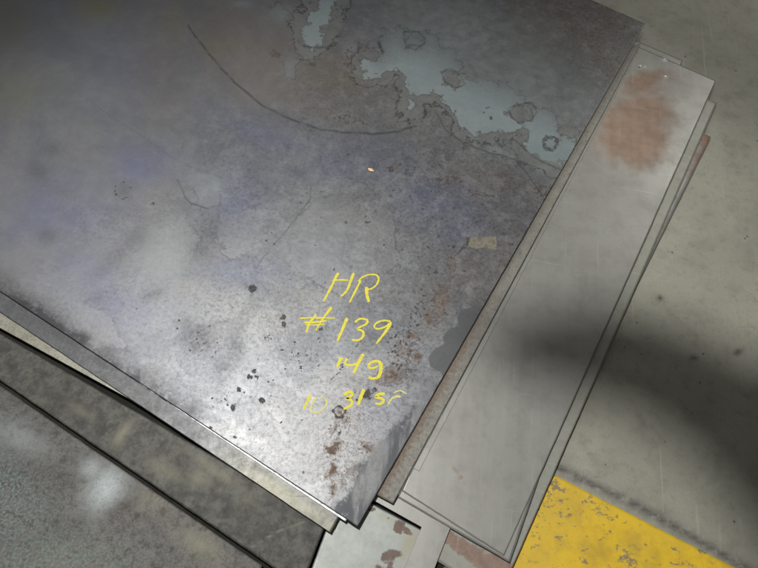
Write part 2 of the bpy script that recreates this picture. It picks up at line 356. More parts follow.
def yellow():
    N = NT('worn_yellow_floor_paint')
    a = N.noise(26, 7, .7, stretch=(1, 2.2, 1), rot=math.radians(-30)); b = N.noise(7, 4, .6, off=(2, 0, 0)); f = N.noise(200, 4, .7); g = N.noise(60, 5, .7)
    c = N.mix(N.ramp(b, .35, .65), (.66, .43, .015), (.74, .50, .024))
    c = N.mix(N.ramp(b, .42, .7, 0, .5), c, (.40, .27, .04))
    wear = N.ma('ADD', N.ma('MULTIPLY', a, .55), N.ma('MULTIPLY', g, .45))
    dr = N.noise(11, 6, .7, off=(8, 2, 0)); c = N.mix(N.ramp(dr, .45, .7, 0, .45), c, (.26, .18, .04))
    wear = N.ma('ADD', wear, N.ma('MULTIPLY', N.attr('dirt'), .07))
    c = N.mix(N.ramp(wear, .545, .60, 0, .8), c, (.15, .135, .11))
    c = N.mix(N.ramp(f, .55, .8, 0, .2), c, (.25, .19, .06))
    return N.fin(c, .55, 0, wear, .3, .002)

# ------------------------------------------------------------------ ground
zero = lambda Q: np.zeros(len(Q))
FL = {'dirt': lambda Q: np.maximum(blobs(Q, [(660, 298, 3, 3, 0, 1), (738, 352, 6, 3, -30, .9), (694, 358, 5, 3, 10, .8), (640, 420, 10, 4, 60, .3)]),
      np.exp(-np.abs(seg_d(Q, [(553, 466), (640, 507), (758, 575), (900, 660)]) / 5) ** 1.3) * .9)}
def floor_grid():
    xs = np.concatenate([np.linspace(-9, -.5, 12), np.arange(-.45, 2.0, .008), np.linspace(2.1, 9, 12)])
    ys = np.concatenate([np.linspace(-6, -.5, 10), np.arange(-.45, 2.6, .008), np.linspace(2.7, 12, 14)])
    X, Y = np.meshgrid(xs, ys); nx, ny = len(xs), len(ys)
    P = np.stack([X.ravel(), Y.ravel(), np.zeros(X.size)], 1)
    i = (np.arange(ny - 1)[:, None] * nx + np.arange(nx - 1)[None]).ravel()
    FF = np.stack([i, i + 1, i + nx + 1, i + nx], 1)
    me = bpy.data.meshes.new('floor'); me.vertices.add(len(P)); me.vertices.foreach_set('co', P.astype(np.float32).ravel())
    me.loops.add(FF.size); me.loops.foreach_set('vertex_index', FF.astype(np.int32).ravel())
    me.polygons.add(len(FF)); me.polygons.foreach_set('loop_start', (np.arange(len(FF)) * 4).astype(np.int32))
    me.update(); me.validate()
    c = (P - np.array([0, 0, H])) @ R3; ok = c[:, 2] > .2
    Q = to_px(P); Q[~ok] = -5000
    me.attributes.new('dirt', 'FLOAT', 'POINT').data.foreach_set('value', FL['dirt'](Q).astype(np.float32))
    return link('concrete_floor', me, mat=concrete())
tag(floor_grid(), 'bare grey green concrete floor', None, None, 'structure')
ye = grid_sheet('yellow_floor_stripe', [(530, 462.5), (900, 652), (760, 800), (440, 620)], .0015, .0013, yellow(), .008,
     {'dirt': lambda Q: blobs(Q, [(552, 495, 22, 12, 70, 1), (598, 508, 14, 8, 40, 1), (625, 560, 12, 8, 40, 1.3), (540, 520, 16, 10, 0, .7)])})
tag(ye, 'worn yellow painted line on the floor', None, None, 'structure')

# ------------------------------------------------------------------ sheets, bottom to top
Z = dict(rust=zero, clean=zero, tan=zero, dirt=zero)
def fld(**kw):
    d = dict(Z); d.update(kw); return d
T = .0028
GR = 'grey sheets fanned out in the right hand stack'
o = grid_sheet('steel_sheet', [(560, 60), (711, 137), (470, 620), (400, 470)], .0100, .008, GREYLOW, .012,
     fld(rust=lambda Q: blobs(Q, [(708, 141, 12, 10, 0, 1), (698, 158, 5, 25, 25, .8), (662, 228, 8, 14, 25, .5), (650, 245, 8, 14, 25, .4)])))
tag(o, 'lowest grey steel sheet of the right stack, red rust on its exposed corner', 'steel sheet', GR)
o = grid_sheet('steel_sheet', [(575, 42), (717, 103), (498, 600), (430, 556)], .0150, .004, PINK, .008,
     fld(rust=lambda Q: np.maximum(np.clip(1 - np.abs(seg_d(warp(Q, 3, 9), [(440, 533), (510, 578)]) / 9) ** 3, 0, 1), blobs(Q, [(495, 562, 22, 12, 20, 1)]))))
tag(o, 'grey steel sheet with brick red rust band showing along the bottom of the right stack', 'steel sheet', GR)
o = poly_sheet('steel_sheet', [(520, 260), (560, 290), (449.5, 530), (430, 580), (399, 580), (421.5, 527), (374, 500.5), (350, 480)], .0215, T, GREY)
tag(o, 'pale grey steel sheet with narrow tongue pointing down beside the white rust spotted plate', 'steel sheet', GR)
rb = lambda Q: np.maximum(blobs(warp(Q, 6, 20), [(632, 135, 38, 32, 20, 1.5), (642, 112, 38, 24, 0, 1.3), (643, 84, 30, 13, -15, 1.1), (684, 108, 8, 14, 20, .35), (495, 553, 18, 9, 10, .5)]),
     blobs(Q, [(455, 470, 7, 2.5, 55, .8), (461, 477, 3, 3, 0, .9), (485, 497, 3, 4, 0, .6), (436, 508, 3, 2, 0, .5), (600, 206, 4, 5, 0, .3), (625, 175, 5, 3, 0, .4)]))
o = grid_sheet('steel_sheet', [(600, 25), (682.5, 60.3), (510, 562.5), (395, 496)], .0236, .0015, GREY, .006, fld(rust=rb))
tag(o, 'plain grey steel sheet stepping out slightly under the rust blotted one', 'steel sheet', GR)
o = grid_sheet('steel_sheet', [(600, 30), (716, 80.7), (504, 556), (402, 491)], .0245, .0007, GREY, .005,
     fld(rust=rb, clean=lambda Q: blobs(Q, [(665, 60, 2, 1.6, 0, 2.), (666, 77, 2.2, 1.6, 0, 2.), (640, 67, 1.5, 1.6, 0, 1.6), (645, 67, 1.2, 1.6, 0, 1.6)])))  # the small pale spots paint lamp glints into the colour
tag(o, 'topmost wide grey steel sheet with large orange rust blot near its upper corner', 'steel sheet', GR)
o = poly_sheet('steel_sheet', [(560, 130), (638, 52), (419, 471), (414.5, 468.5), (380, 460)], .0262, .0012, GREY)
tag(o, 'narrow grey steel sheet ending in small square tip on the wide grey sheet', 'steel sheet', GR)
o = poly_sheet('steel_sheet', [(560, 130), (637, 50.5), (399, 495), (385, 488)], .0285, .0012, GREY)
tag(o, 'thin light grey steel sheet peeking out as slim line beside the brown strip', 'steel sheet', GR)
o = grid_sheet('steel_sheet', [(560, 80), (641, 43), (393, 503.5), (350, 480)], .0335, .0022, BROWNS, .006,
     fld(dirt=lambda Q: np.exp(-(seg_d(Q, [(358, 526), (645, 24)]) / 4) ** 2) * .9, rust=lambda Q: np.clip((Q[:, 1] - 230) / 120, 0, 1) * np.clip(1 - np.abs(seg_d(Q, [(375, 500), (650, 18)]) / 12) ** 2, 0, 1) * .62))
tag(o, 'rusty brown edged sheet directly beside the big dark sheet', 'steel sheet', GR)

# lower left plates
bp = poly_sheet('gap_shade_sheet', [(-300, 180), (330, 470), (430, 530), (470, 640), (200, 760), (-420, 420)], .0060, .0045, GAPSHADE)  # black sheet added under the plates to stand in for shade in the gaps
tag(bp, 'added black sheet standing in for deep shade in the narrow gaps at lower left', 'steel plate')
def teal(Q): return blobs(Q, [(5, 500, 55, 70, 0, 1), (50, 560, 90, 30, 0, 1), (0, 430, 40, 30, 0, .6), (60, 420, 40, 14, 30, .5)])
def g2f(Q): return blobs(Q, [(105, 488, 17, 24, 35, .95), (92, 470, 14, 12, 0, .6), (20, 440, 30, 14, 30, .35)])
o = grid_sheet('steel_plate', [(-230, 240), (0, 385), (262, 568), (420, 680)][:0] or [(-260, 207), (262, 565.5), (200, 760), (-420, 420)], .0232, .015, RUSTY, .006,
     fld(clean=lambda Q: np.maximum(g2f(Q), 0 * Q[:, 0]),
         teal=teal, tan=lambda Q: blobs(Q, [(200, 545, 26, 12, 30, .8), (150, 500, 20, 10, 30, .5), (60, 560, 60, 20, 0, .3)]),
         dirt=lambda Q: blobs(Q, [(45, 470, 40, 16, 20, .5), (120, 510, 16, 6, -40, .8), (20, 400, 60, 12, 33, .35)])), edge=EDGE)
tag(o, 'mottled brown and teal plate with bright silver rub mark, bottom left', 'steel plate')
o = grid_sheet('steel_plate', [(-260, 184.6), (327, 521), (301.5, 587), (-260, 202)], .0245, .016, OILY, .005,
     fld(tan=lambda Q: np.maximum(blobs(Q, [(122, 434, 5, 14, 35, .95), (165, 470, 20, 9, 30, .55), (200, 478, 12, 10, 0, .7), (215, 470, 30, 6, 35, .7), (80, 410, 18, 5, 30, .5), (250, 500, 14, 8, 0, .5)]),
                               np.clip(1 - seg_d(Q, [(252, 547), (270, 536), (285, 528), (303, 522)]) / .9, 0, 1)),
         dirt=lambda Q: blobs(Q, [(100, 428, 6, 14, 20, .9), (60, 400, 20, 10, 30, .5), (240, 520, 40, 14, 40, .55), (270, 505, 22, 6, 20, .8), (235, 465, 14, 4, 40, .4)])), edge=EDGE)
tag(o, 'dark oily olive stained plate with curved scratch, between the two black gaps', 'steel plate')
o = grid_sheet('steel_plate', [(345, 492), (440, 545), (382, 640), (285, 607)][:0] or [(342, 487.5), (424.5, 532), (399, 583), (304.6, 588)], .0190, .004, PALE, .004,
     fld(rust=lambda Q: blobs(warp(Q, 4, 9), [(404, 528, 12, 5, 25, 1.1), (392, 556, 10, 9, -50, 1.15), (386, 570, 14, 8, -40, 1.1), (371, 509, 8, 3, 30, .9), (386, 517, 5, 2, 30, .7)]),
         tan=lambda Q: blobs(Q, [(408, 545, 7, 18, 25, 1.), (388, 520, 12, 4, 28, .5)])))
tag(o, 'white zinc plate with dark red rust spots, below the corner of the big dark sheet', 'steel plate')

# sheets directly under the big one
o = poly_sheet('steel_sheet', [(-260, 185), (144, 407), (300, 493), (330, 400), (-100, 100)], .0310, .0050, TAN)
tag(o, 'cream coloured sheet seen as slim wedge above the black gap at the left edge', 'steel sheet')
o = grid_sheet('steel_sheet', [(-260, 139), (330.5, 532.5), (341, 514), (-200, 60)], .0345, .0025, SLATE, .005,
     fld(tan=lambda Q: np.clip((Q[:, 0] - 205) / 60, 0, 1) * np.clip(.4 + seg_d(Q, [(0, 300), (345, 524)]) / 8, 0, 1) * .95,
         dirt=lambda Q: np.maximum(np.clip((215 - Q[:, 0]) / 90, 0, .8) + blobs(Q, [(60, 335, 20, 4, 33, .7), (100, 362, 10, 4, 33, .6), (312, 517, 8, 3, 33, .5)]), blobs(Q, [(322, 522, 2, 5, 33, .8)]))))
tag(o, 'slate blue sheet turning tan towards its end, slipped out under the big dark sheet', 'steel sheet')
o = poly_sheet('steel_sheet', [(120, 370.5), (345.5, 521.5), (352, 510), (300, 420), (120, 340)], .0368, .0018, BRIGHT)
tag(o, 'shiny silver sheet showing only thin bright line under the big dark sheet', 'steel sheet')

# ------------------------------------------------------------------ the big marked sheet
PATCH = [(380, 72), (391, 70), (400, 74), (404, 82), (410, 93), (418, 96), (434, 95), (443, 99), (453, 110), (460, 122), (473, 131.5), (488, 130), (503, 134),
         (514, 131), (518, 128), (524, 130), (524, 141), (529, 149), (541, 158), (553, 166), (568, 158), (575, 142), (562, 128), (553, 115), (543, 108), (530, 98), (505, 88), (492, 82),
         (468, 77), (462, 60), (450, 50), (435, 38), (405, 28), (387, 32), (379, 44), (378, 56), (366, 58), (364, 68), (371, 75)]
PATCH2 = [(301, 22), (302, 38), (310, 44), (322, 43), (326, 30), (325, 22), (335, 17), (338, -4), (322, -4), (316, 8)]
ISL = [[(441, 72), (450, 68), (461, 76), (466, 84), (455, 88), (445, 82)], [(508, 108), (518, 105), (532, 102), (537, 112), (531, 121), (518, 123), (512, 117)], [(404, 32), (418, 32), (426, 42), (416, 50), (406, 46)]]
def f_patch(Q):
    Q = warp(warp(Q, 5, 22), 2.5, 7)
    d = np.minimum(poly_sd(Q, PATCH), poly_sd(Q, PATCH2))
    for i_ in ISL: d = np.maximum(d, -poly_sd(Q, i_) * 1.0)
    # smaller second tongue under the tide line
    d = np.minimum(d, poly_sd(Q, [(406, 100), (413, 100), (416, 105), (412, 112), (406, 108)]) + 1)
    return np.clip(d, -60, 60)
def f_soft(Q):
    top = [(360, 40), (380, 60), (400, 50), (440, 62), (470, 82), (500, 96), (530, 108), (560, 125), (590, 140), (590, -20), (360, -20)]
    return np.clip(.5 - poly_sd(Q, top) / 24, 0, 1)
CR = [([(188, 25), (192, 32), (206, 50), (222, 69), (235, 82), (247, 93), (262, 105), (280, 115), (300, 123), (320, 129), (345, 133), (372, 134), (400, 131), (416, 126)], 0),
      ([(90, 100), (110, 116), (130, 128), (148, 140), (170, 156), (190, 167), (217, 176), (232, 181)], 1.1),
      ([(436, 112), (446, 130), (462, 142), (488, 152), (515, 160), (530, 178), (545, 200)], .5), ([(513, 140), (540, 161), (562, 170)], .4),
      ([(190, 203), (207, 208)], .3), ([(311, 182), (310, 200), (298, 215), (285, 232), (263, 257), (255, 269)], .65),
      ([(178, 180), (186, 198), (190, 203)], .4), ([(378, 42), (382, 52)], -.5), ([(303, 46), (320, 48), (335, 45)], .3)]
def f_crack(Q):
    Q = warp(Q, .7, 14)
    d = np.full(len(Q), 50.)
    for p, o_ in CR: d = np.minimum(d, seg_d(Q, p) + o_)
    # islands of darker outline in the light area
    for c_ in ISL: d = np.minimum(d, np.abs(poly_sd(Q, c_)) + .5)
    return d
rr = random.Random(3)
PIT = [(252, 288.5, 4.2, 1), (283, 318, 2.5, 1), (283.5, 325, 2.8, 1), (254, 372, 3, .9), (249, 377, 3, .9), (257, 377, 2.2, .9), (240, 389, 2.6, .8), (262, 400, 3, 1), (232, 407, 3.2, .9), (228, 405, 1.5, .9),
       (349, 154, 2.2, .9), (326, 117, 1.8, .9), (342, 132, 1.4, .7), (322, 329, 2, .9), (153, 204, 3.5, .55), (477, 209, 2.6, .7), (497, 209, 2.6, .8), (439, 235, 2.5, .8), (367, 395, 5, .9), (374, 391, 3, .8), (358, 400, 2, .7),
       (268, 338, 4, .45), (411, 174, 3, .8), (391, 168, 4, .75), (440, 179, 4, .7), (448, 179, 2, .7), (430, 267, 2, .8), (436, 272, 3, .8), (449, 246, 2, .8), (418, 257, 2, .6), (366, 226, 1.4, .6),
       (488, 108, 1.8, .7), (491, 118, 1.6, .8), (484, 112, 1.4, .6), (303, 419, 1.5, .6), (303, 472, 1.8, .7), (250, 430, 1.5, .6), (340, 433, 3, .6), (306, 36, 1.6, .7), (322, 36, 1.6, .7)]
for _ in range(34): PIT.append((300 + rr.gauss(0, 10), 360 + rr.gauss(0, 9), rr.uniform(.7, 1.5), rr.uniform(.5, .9)))
for _ in range(30): PIT.append((rr.uniform(195, 290), rr.uniform(380, 440), rr.uniform(.7, 1.5), rr.uniform(.5, .9)))
for _ in range(30): PIT.append((420 + rr.gauss(0, 5), rr.uniform(285, 330), rr.uniform(.7, 1.8), rr.uniform(.5, .95)))
for _ in range(55): PIT.append((403 + rr.gauss(0, 11), 350 + rr.gauss(0, 16), rr.uniform(.7, 2), rr.uniform(.5, .95)))
for _ in range(40): PIT.append((200 + rr.gauss(0, 16), 345 + rr.gauss(0, 16), rr.uniform(.7, 1.6), rr.uniform(.45, .8)))
for _ in range(70): PIT.append((rr.uniform(380, 520), rr.uniform(150, 280), rr.uniform(.8, 2.2), rr.uniform(.6, 1)))
for _ in range(50): PIT.append((rr.uniform(260, 400), rr.uniform(180, 300), rr.uniform(.7, 1.6), rr.uniform(.35, .7)))
for _ in range(40): PIT.append((rr.uniform(20, 250), rr.uniform(100, 320), rr.uniform(.7, 1.8), rr.uniform(.3, .6)))
RING = [(550.5, 143, 6.5, 2.2, .95), (368, 219, 3.6, .9, .6), (123, 190, 8, 1.4, .45), (339, 412, 5, 1.6, .7), (365, 447, 6, .8, .4), (477, 218, 3, 1, .7), (302, 190, 6, .9, .35), (315, 352, 4, .8, .3)]
def f_pit(Q):
    o_ = np.zeros(len(Q)); Q = warp(Q, 1.1, 5)
    for x, y, r_, w in PIT:
        w *= .9; r_ *= .92
        s_ = (np.abs(Q[:, 0] - x) < 14) & (np.abs(Q[:, 1] - y) < 14)
        d = np.hypot(Q[s_, 0] - x, Q[s_, 1] - y)
        o_[s_] = np.maximum(o_[s_], w * np.exp(-(d / r_ / 1.1) ** 4))
    for x, y, r_, t_, w in RING:
        d = np.abs(np.hypot(Q[:, 0] - x, Q[:, 1] - y) - r_)
        o_ = np.maximum(o_, w * np.exp(-(d / t_) ** 2))
    for a_, w in (([(461, 250), (466, 245), (469, 240)], 1.6), ([(457, 253), (462, 250)], .8)):
        o_ = np.maximum(o_, np.exp(-(seg_d(Q, a_) / w) ** 2))
    for a_ in ([(340, 368), (352, 352), (362, 340)], [(330, 380), (345, 365)]):
        o_ = np.maximum(o_, .45 * np.exp(-(seg_d(Q, a_) / 1.2) ** 2))
    return o_
FIELDS = dict(
    patch=f_patch, patch_soft=f_soft, crack=f_crack, pit=f_pit,
    slate=lambda Q: np.clip(poly_sd(Q, [(476, 304), (470, 307), (461, 310), (457, 318), (458, 326), (449, 329), (443, 337), (444, 344), (435, 348), (428, 357), (430, 367), (441, 372), (446, 385), (462, 372), (492, 318)]), -40, 40),
    corner=lambda Q: np.clip(poly_sd(Q, [(384, 438), (370, 458), (356, 470), (348, 488), (338, 500), (330, 512), (352, 530), (366, 530), (385, 495), (425, 420), (455, 372), (432, 388), (410, 415)]), -60, 60),
    rust=lambda Q: blobs(warp(Q, 3.2, 9), [(440, 302, 9, 22, 15, .62), (430, 320, 3, 5, 20, 1), (412, 336, 8, 6, 0, .9), (418, 356, 4, 5, 0, 1.1), (405, 352, 12, 14, 0, .5), (392, 375, 22, 9, -20, .75),
        (334, 448, 5, 9, 25, 1.1), (330, 450, 6, 4, 0, 1.2), (333, 470, 6, 9, 15, 1.1), (331, 490, 4, 8, 10, .8), (341, 412, 7, 6, 0, .75), (345, 422, 5, 7, 20, .7), (334, 428, 4, 9, 30, .65), (365, 447, 6, 6, 0, .95), (352, 470, 12, 4, -35, .5), (344, 480, 4, 12, 30, .4), (362, 413, 2.4, 2.4, 0, 1),
        (452, 262, 3, 14, 5, .75), (445, 180, 16, 3, 5, .7), (480, 194, 14, 3, 10, .55), (276, 54, 6, 4, 0, .6), (350, 57, 5, 9, 0, .55), (352, 120, 14, 6, 0, .5), (395, 166, 6, 3, -30, .7), (330, 160, 3, 3, 0, .4),
        (352, 398, 6, 5, 0, .5), (560, 138, 5, 4, -30, .6), (543, 190, 12, 8, 0, .4)]),
    smudge=lambda Q: np.maximum(np.exp(-(seg_d(Q, [(-200, 160), (0, 292), (120, 372), (185, 414)]) / 17) ** 2) * (1.0 + .8 * vnoise(Q, 14, 31)), blobs(Q, [(198, 338, 17, 15, 20, .75), (188, 325, 12, 10, 0, .5), (236, 348, 9, 16, 5, .55), (222, 368, 9, 14, 0, .5), (152, 295, 13, 5, -20, .4), (47, 236, 9, 8, 0, .42), (38, 171, 12, 9, 0, .38), (53, 149, 11, 8, 0, .35),
        (123, 190, 9, 8, 0, .3), (210, 232, 18, 14, -30, .45), (200, 250, 14, 12, 0, .45), (110, 262, 30, 8, -45, .3), (135, 240, 24, 9, -50, .35), (95, 300, 12, 8, 0, .25), (252, 288, 5, 5, 0, .6), (370, 340, 8, 22, 35, .38),
        (400, 375, 18, 10, 0, .4), (366, 396, 8, 5, 0, .8), (550, 143, 9, 8, 0, .65), (90, 350, 30, 8, 33, .35), (570, 60, 60, 40, 0, .3), (590, 20, 60, 30, 30, .3), (255, 175, 14, 20, 20, .3)])),
    blue=lambda Q: blobs(Q, [(60, 215, 70, 50, 0, .8), (140, 165, 40, 25, 0, .9), (100, 290, 80, 40, 30, .75), (240, 200, 35, 50, 10, .8), (265, 135, 60, 20, 20, .7), (345, 160, 60, 25, 0, .7), (430, 200, 45, 28, 0, 1), (460, 225, 26, 22, 0, .9),
        (245, 270, 50, 18, 0, .7), (120, 70, 40, 50, 0, .35), (330, 255, 60, 25, 0, .4), (395, 405, 30, 50, 30, .4)]),
    brown=lambda Q: blobs(Q, [(300, 70, 100, 40, 10, .6), (220, 30, 40, 50, 0, .55), (560, 20, 80, 40, 10, .8), (600, 60, 30, 40, 0, .5), (490, 180, 50, 14, 15, .6), (500, 260, 22, 40, 30, .5), (160, 60, 30, 60, 0, .4), (440, 300, 14, 25, 15, .5), (470, 270, 18, 30, 20, .45)]),
    olive=lambda Q: blobs(Q, [(97, 8, 22, 14, 0, .8), (10, 20, 30, 40, 0, .4), (220, 48, 25, 10, 0, .35), (15, 90, 30, 20, 0, .4), (175, 20, 12, 24, 0, .4), (345, 80, 20, 12, 0, .3)]),
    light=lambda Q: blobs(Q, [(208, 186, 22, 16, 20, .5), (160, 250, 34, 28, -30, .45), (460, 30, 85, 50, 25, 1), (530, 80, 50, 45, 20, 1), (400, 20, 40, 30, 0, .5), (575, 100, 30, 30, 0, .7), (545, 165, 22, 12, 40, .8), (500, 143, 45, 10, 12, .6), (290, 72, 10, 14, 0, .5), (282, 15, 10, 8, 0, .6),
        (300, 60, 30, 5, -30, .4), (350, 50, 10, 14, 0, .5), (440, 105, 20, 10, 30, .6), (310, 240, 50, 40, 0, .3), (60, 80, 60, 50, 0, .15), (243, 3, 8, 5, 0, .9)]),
    calm=lambda Q: np.clip(.85 - (Q[:, 0] * .9 + Q[:, 1] * 1.0 - 260) / 330 + vnoise(Q, 45, 21) * .5, 0, .88) * np.clip(1 - blobs(Q, [(450, 60, 90, 60, 20, 1)]), 0, 1),
    cloud=lambda Q: np.clip(np.minimum.reduce([poly_sd(warp(Q, 5, 25), p_) for p_ in ([(188, 168), (222, 180), (226, 198), (207, 207), (190, 204)], [(150, 215), (185, 208), (200, 235), (182, 275), (140, 290), (116, 278), (130, 245)],
        [(318, 190), (350, 205), (392, 215), (402, 262), (340, 300), (285, 262), (300, 225)], [(225, 215), (262, 205), (262, 240), (236, 262), (215, 240)], [(62, 300), (110, 310), (130, 350), (95, 345)], [(282, 62), (300, 52), (292, 80), (280, 84)], [(270, 2), (290, 12), (282, 22), (262, 14)])]), -50, 50),
    speck=lambda Q: blobs(Q, [(408, 345, 26, 60, 15, .8), (428, 300, 12, 30, 10, .75), (350, 440, 34, 60, 20, .6), (440, 190, 70, 22, 12, .5), (405, 350, 24, 40, 0, .45), (300, 360, 22, 18, 0, .45), (200, 340, 40, 40, 0, .4), (250, 400, 50, 30, 0, .32), (430, 230, 70, 60, 0, .3), (370, 410, 40, 40, 0, .38), (540, 80, 60, 50, 0, .3), (320, 260, 60, 60, 0, .2)]),
)
ZM = .0395
# corner and end points measured on the plate; it runs on beyond the left border of the picture
pa, pb = at(358, 526.5, ZM), at(645, 24, ZM)
dl = at(0, 291.5, ZM) - pa; dl /= np.linalg.norm(dl)
dt = at(598, 3, ZM) - pb; dt /= np.linalg.norm(dt)
pc, pd_ = pa + dl * 1.75, pb + dt * 2.05
def px_of(p): return tuple(to_px(p[None])[0])
big = grid_sheet('marked_steel_sheet', [px_of(pd_), px_of(pb), px_of(pa), px_of(pc)], ZM, .0026, MILL, .0027, FIELDS)
tag(big, 'big dark blue grey mill scale sheet with yellow handwriting, topmost of the pile', 'steel sheet')
print('right edge length m', np.linalg.norm(pa - pb))

# ------------------------------------------------------------------ hand lettering (paint stick)
def crayon(name, c1, c2):
    N = NT(name)
    g = N.noise(900, 3, .7); w = N.noise(160, 3, .6)
    c = N.mix(N.ramp(g, .35, .65), c1, c2)
    N.fin(c, .7, 0)
    al = N.ramp(N.ma('ADD', N.ma('MULTIPLY', g, .5), N.ma('MULTIPLY', w, .5)), .34, .44, .2, 1)
    N.put(N.b.inputs['Alpha'], al)
    return N.m
CH = crayon('yellow_paint_stick', (.82, .73, .04), (.68, .61, .07))
CHP = crayon('faded_paint_stick', (.74, .70, .20), (.60, .57, .24))
def z3(L): return [(290 + x / 5.677, 250 + y / 5.677) for x, y in L]
def z4(L): return [(290 + x / 5.677, 330 + y / 5.677) for x, y in L]
def z5(L): return [(250 + x / 2.911, 185 + y / 2.911) for x, y in L]
def catmull(p, n=7):
    if len(p) == 2: return [tuple(np.array(p[0]) * (1 - t) + np.array(p[1]) * t) for t in np.linspace(0, 1, n)]
    p = [np.array(q, float) for q in p]; q = [2 * p[0] - p[1]] + p + [2 * p[-1] - p[-2]]
    out = []
    for i in range(1, len(q) - 2):
        for t in np.linspace(0, 1, n, endpoint=False):
            out.append(tuple(.5 * (2 * q[i] + (q[i + 1] - q[i - 1]) * t + (2 * q[i - 1] - 5 * q[i] + 4 * q[i + 1] - q[i + 2]) * t * t + (3 * q[i] - q[i - 1] - 3 * q[i + 1] + q[i + 2]) * t ** 3)))
    return out + [tuple(p[-1])]
def writing(label, strokes):
    bm = bmesh.new()
    for si, (pts, w0, w1, mi) in enumerate(strokes):
        P = catmull(pts); zz = ZM + .0004 + .00006 * si
        W = [at(x, y, zz) for x, y in P]
        rows = []
        n = len(W)
        for i, p in enumerate(W):
            a, b = W[max(i - 1, 0)], W[min(i + 1, n - 1)]
            t = b - a; t /= np.linalg.norm(t) + 1e-9
            nn = np.array([-t[1], t[0], 0])
            f = i / (n - 1)
            w = (w0 * (1 - f) + w1 * f) * .00215 * 1.32 * rr.uniform(.75, 1.2) * (.6 if i in (0, n - 1) else 1)
            q = p - org
            rows.append((bm.verts.new(q + nn * w / 2), bm.verts.new(q - nn * w / 2)))
        for r1, r2 in zip(rows[:-1], rows[1:]):
            f_ = bm.faces.new((r1[0], r1[1], r2[1], r2[0])); f_.material_index = mi
    bm.normal_update()
    for f_ in bm.faces:
        if f_.normal.z < 0: f_.normal_flip()
    me = bpy.data.meshes.new('handwriting'); bm.to_mesh(me); bm.free()
    me.materials.append(CH); me.materials.append(CHP)
    o_ = link('handwriting', me, big); tag(o_, label)
org = np.array(big.location)
writing('yellow handwritten HR', [
    (z3([(276, 130), (262, 150), (240, 198), (190, 292)]), 2.6, 1.7, 0), (z3([(362, 130), (345, 175), (325, 225), (300, 255), (284, 262)]), 2.6, 1.2, 0), (z3([(240, 173), (285, 170), (332, 172)]), 1.5, 1.5, 0),
    (z3([(402, 172), (375, 225), (338, 298)]), 2., 1.7, 0), (z3([(388, 178), (410, 155), (450, 140), (490, 142), (503, 165), (490, 198), (455, 222), (425, 216)]), 1.4, 1.6, 0), (z3([(434, 210), (437, 255), (448, 296)]), 3., 2.4, 0)])
writing('yellow handwritten number sign 139', [
    (z3([(55, 387), (150, 385), (256, 387)]), 1.4, 1.2, 0), (z3([(78, 412), (140, 410), (208, 402)]), 1.8, 1.8, 0), (z3([(88, 424), (150, 426), (200, 420)]), 1.2, 1., 0),
    (z3([(236, 325), (215, 352), (190, 386), (170, 420)]), 2.8, 1.2, 0), (z3([(148, 366), (128, 392), (108, 420), (92, 470)]), 2.2, 1.4, 0), (z3([(172, 415), (158, 435), (148, 458)]), 1.6, 1.2, 0),
    (z3([(325, 385), (300, 445), (268, 520)]), 2.8, 2., 0),
    (z3([(368, 410), (400, 390), (438, 398), (432, 420), (385, 446), (414, 462), (414, 492), (385, 512), (352, 510)]), 1.8, 2., 0),
    (z3([(572, 406), (535, 400), (495, 412), (478, 436), (500, 448), (540, 436), (575, 410)]), 1.7, 1.6, 0), (z3([(575, 410), (545, 460), (490, 532)]), 2.4, 2., 0)])
writing('yellow handwritten 14g', [
    (z4([(292, 155), (280, 180), (266, 210)]), 3., 1.8, 0), (z4([(326, 160), (312, 186), (330, 198), (365, 196), (392, 180)]), 2., 1.6, 0), (z4([(416, 135), (390, 185), (360, 246)]), 2.8, 2.1, 0),
    (z4([(518, 186), (490, 176), (455, 188), (446, 210), (470, 216), (500, 205)]), 2.4, 1.5, 0), (z4([(514, 186), (516, 222), (505, 262), (475, 275), (446, 268)]), 3.2, 2., 0)])
writing('yellow handwritten 10.31, partly faded', [
    (z4([(116, 365), (98, 405), (76, 452)]), 2.4, 1.8, 0), (z4([(150, 382), (125, 420), (118, 455), (145, 470), (185, 450), (208, 418), (200, 388), (172, 378)]), 1.5, 1.1, 1),
    (z4([(232, 432), (238, 436)]), 1.5, 1.2, 1),
    (z4([(306, 368), (335, 350), (354, 362), (340, 380), (318, 388), (348, 398), (350, 422), (325, 440), (303, 446)]), 2.4, 1.9, 0), (z4([(420, 336), (402, 380), (386, 426)]), 3., 2., 0),
    ])
writing('yellow handwritten SF, letter F faded', [
    (z4([(538, 362), (505, 364), (488, 380), (525, 390), (530, 408), (508, 420), (484, 416)]), 2.4, 1.8, 0), (z4([(556, 424), (575, 392), (600, 378), (628, 378)]), 1.3, 1.8, 1), (z4([(588, 356), (625, 344), (662, 362)]), 1.1, 1.2, 1)])

# tape remnant stuck on the sheet
N = NT('old_masking_tape'); g = N.noise(120, 4, .6)
N.fin(N.mix(N.ramp(g, .4, .6), (.19, .17, .13), (.23, .21, .165)), .7, 0); N.put(N.b.inputs['Alpha'], N.ramp(N.noise(60, 5, .7, off=(3, 1, 2)), .36, .50, .35, .85))
bm = bmesh.new()
ring = [(470, 238), (480, 236.5), (496, 237), (497, 242), (496, 250), (491, 249), (484, 247.5), (475, 249), (468, 246)]
bm.faces.new([bm.verts.new(at(x, y, ZM + .0004) - org) for x, y in ring]); bm.normal_update()
for f_ in bm.faces:
    if f_.normal.z < 0: f_.normal_flip()
me = bpy.data.meshes.new('tape_remnant'); bm.to_mesh(me); bm.free()
tag(link('tape_remnant', me, big, N.m), 'torn tan tape remnant')

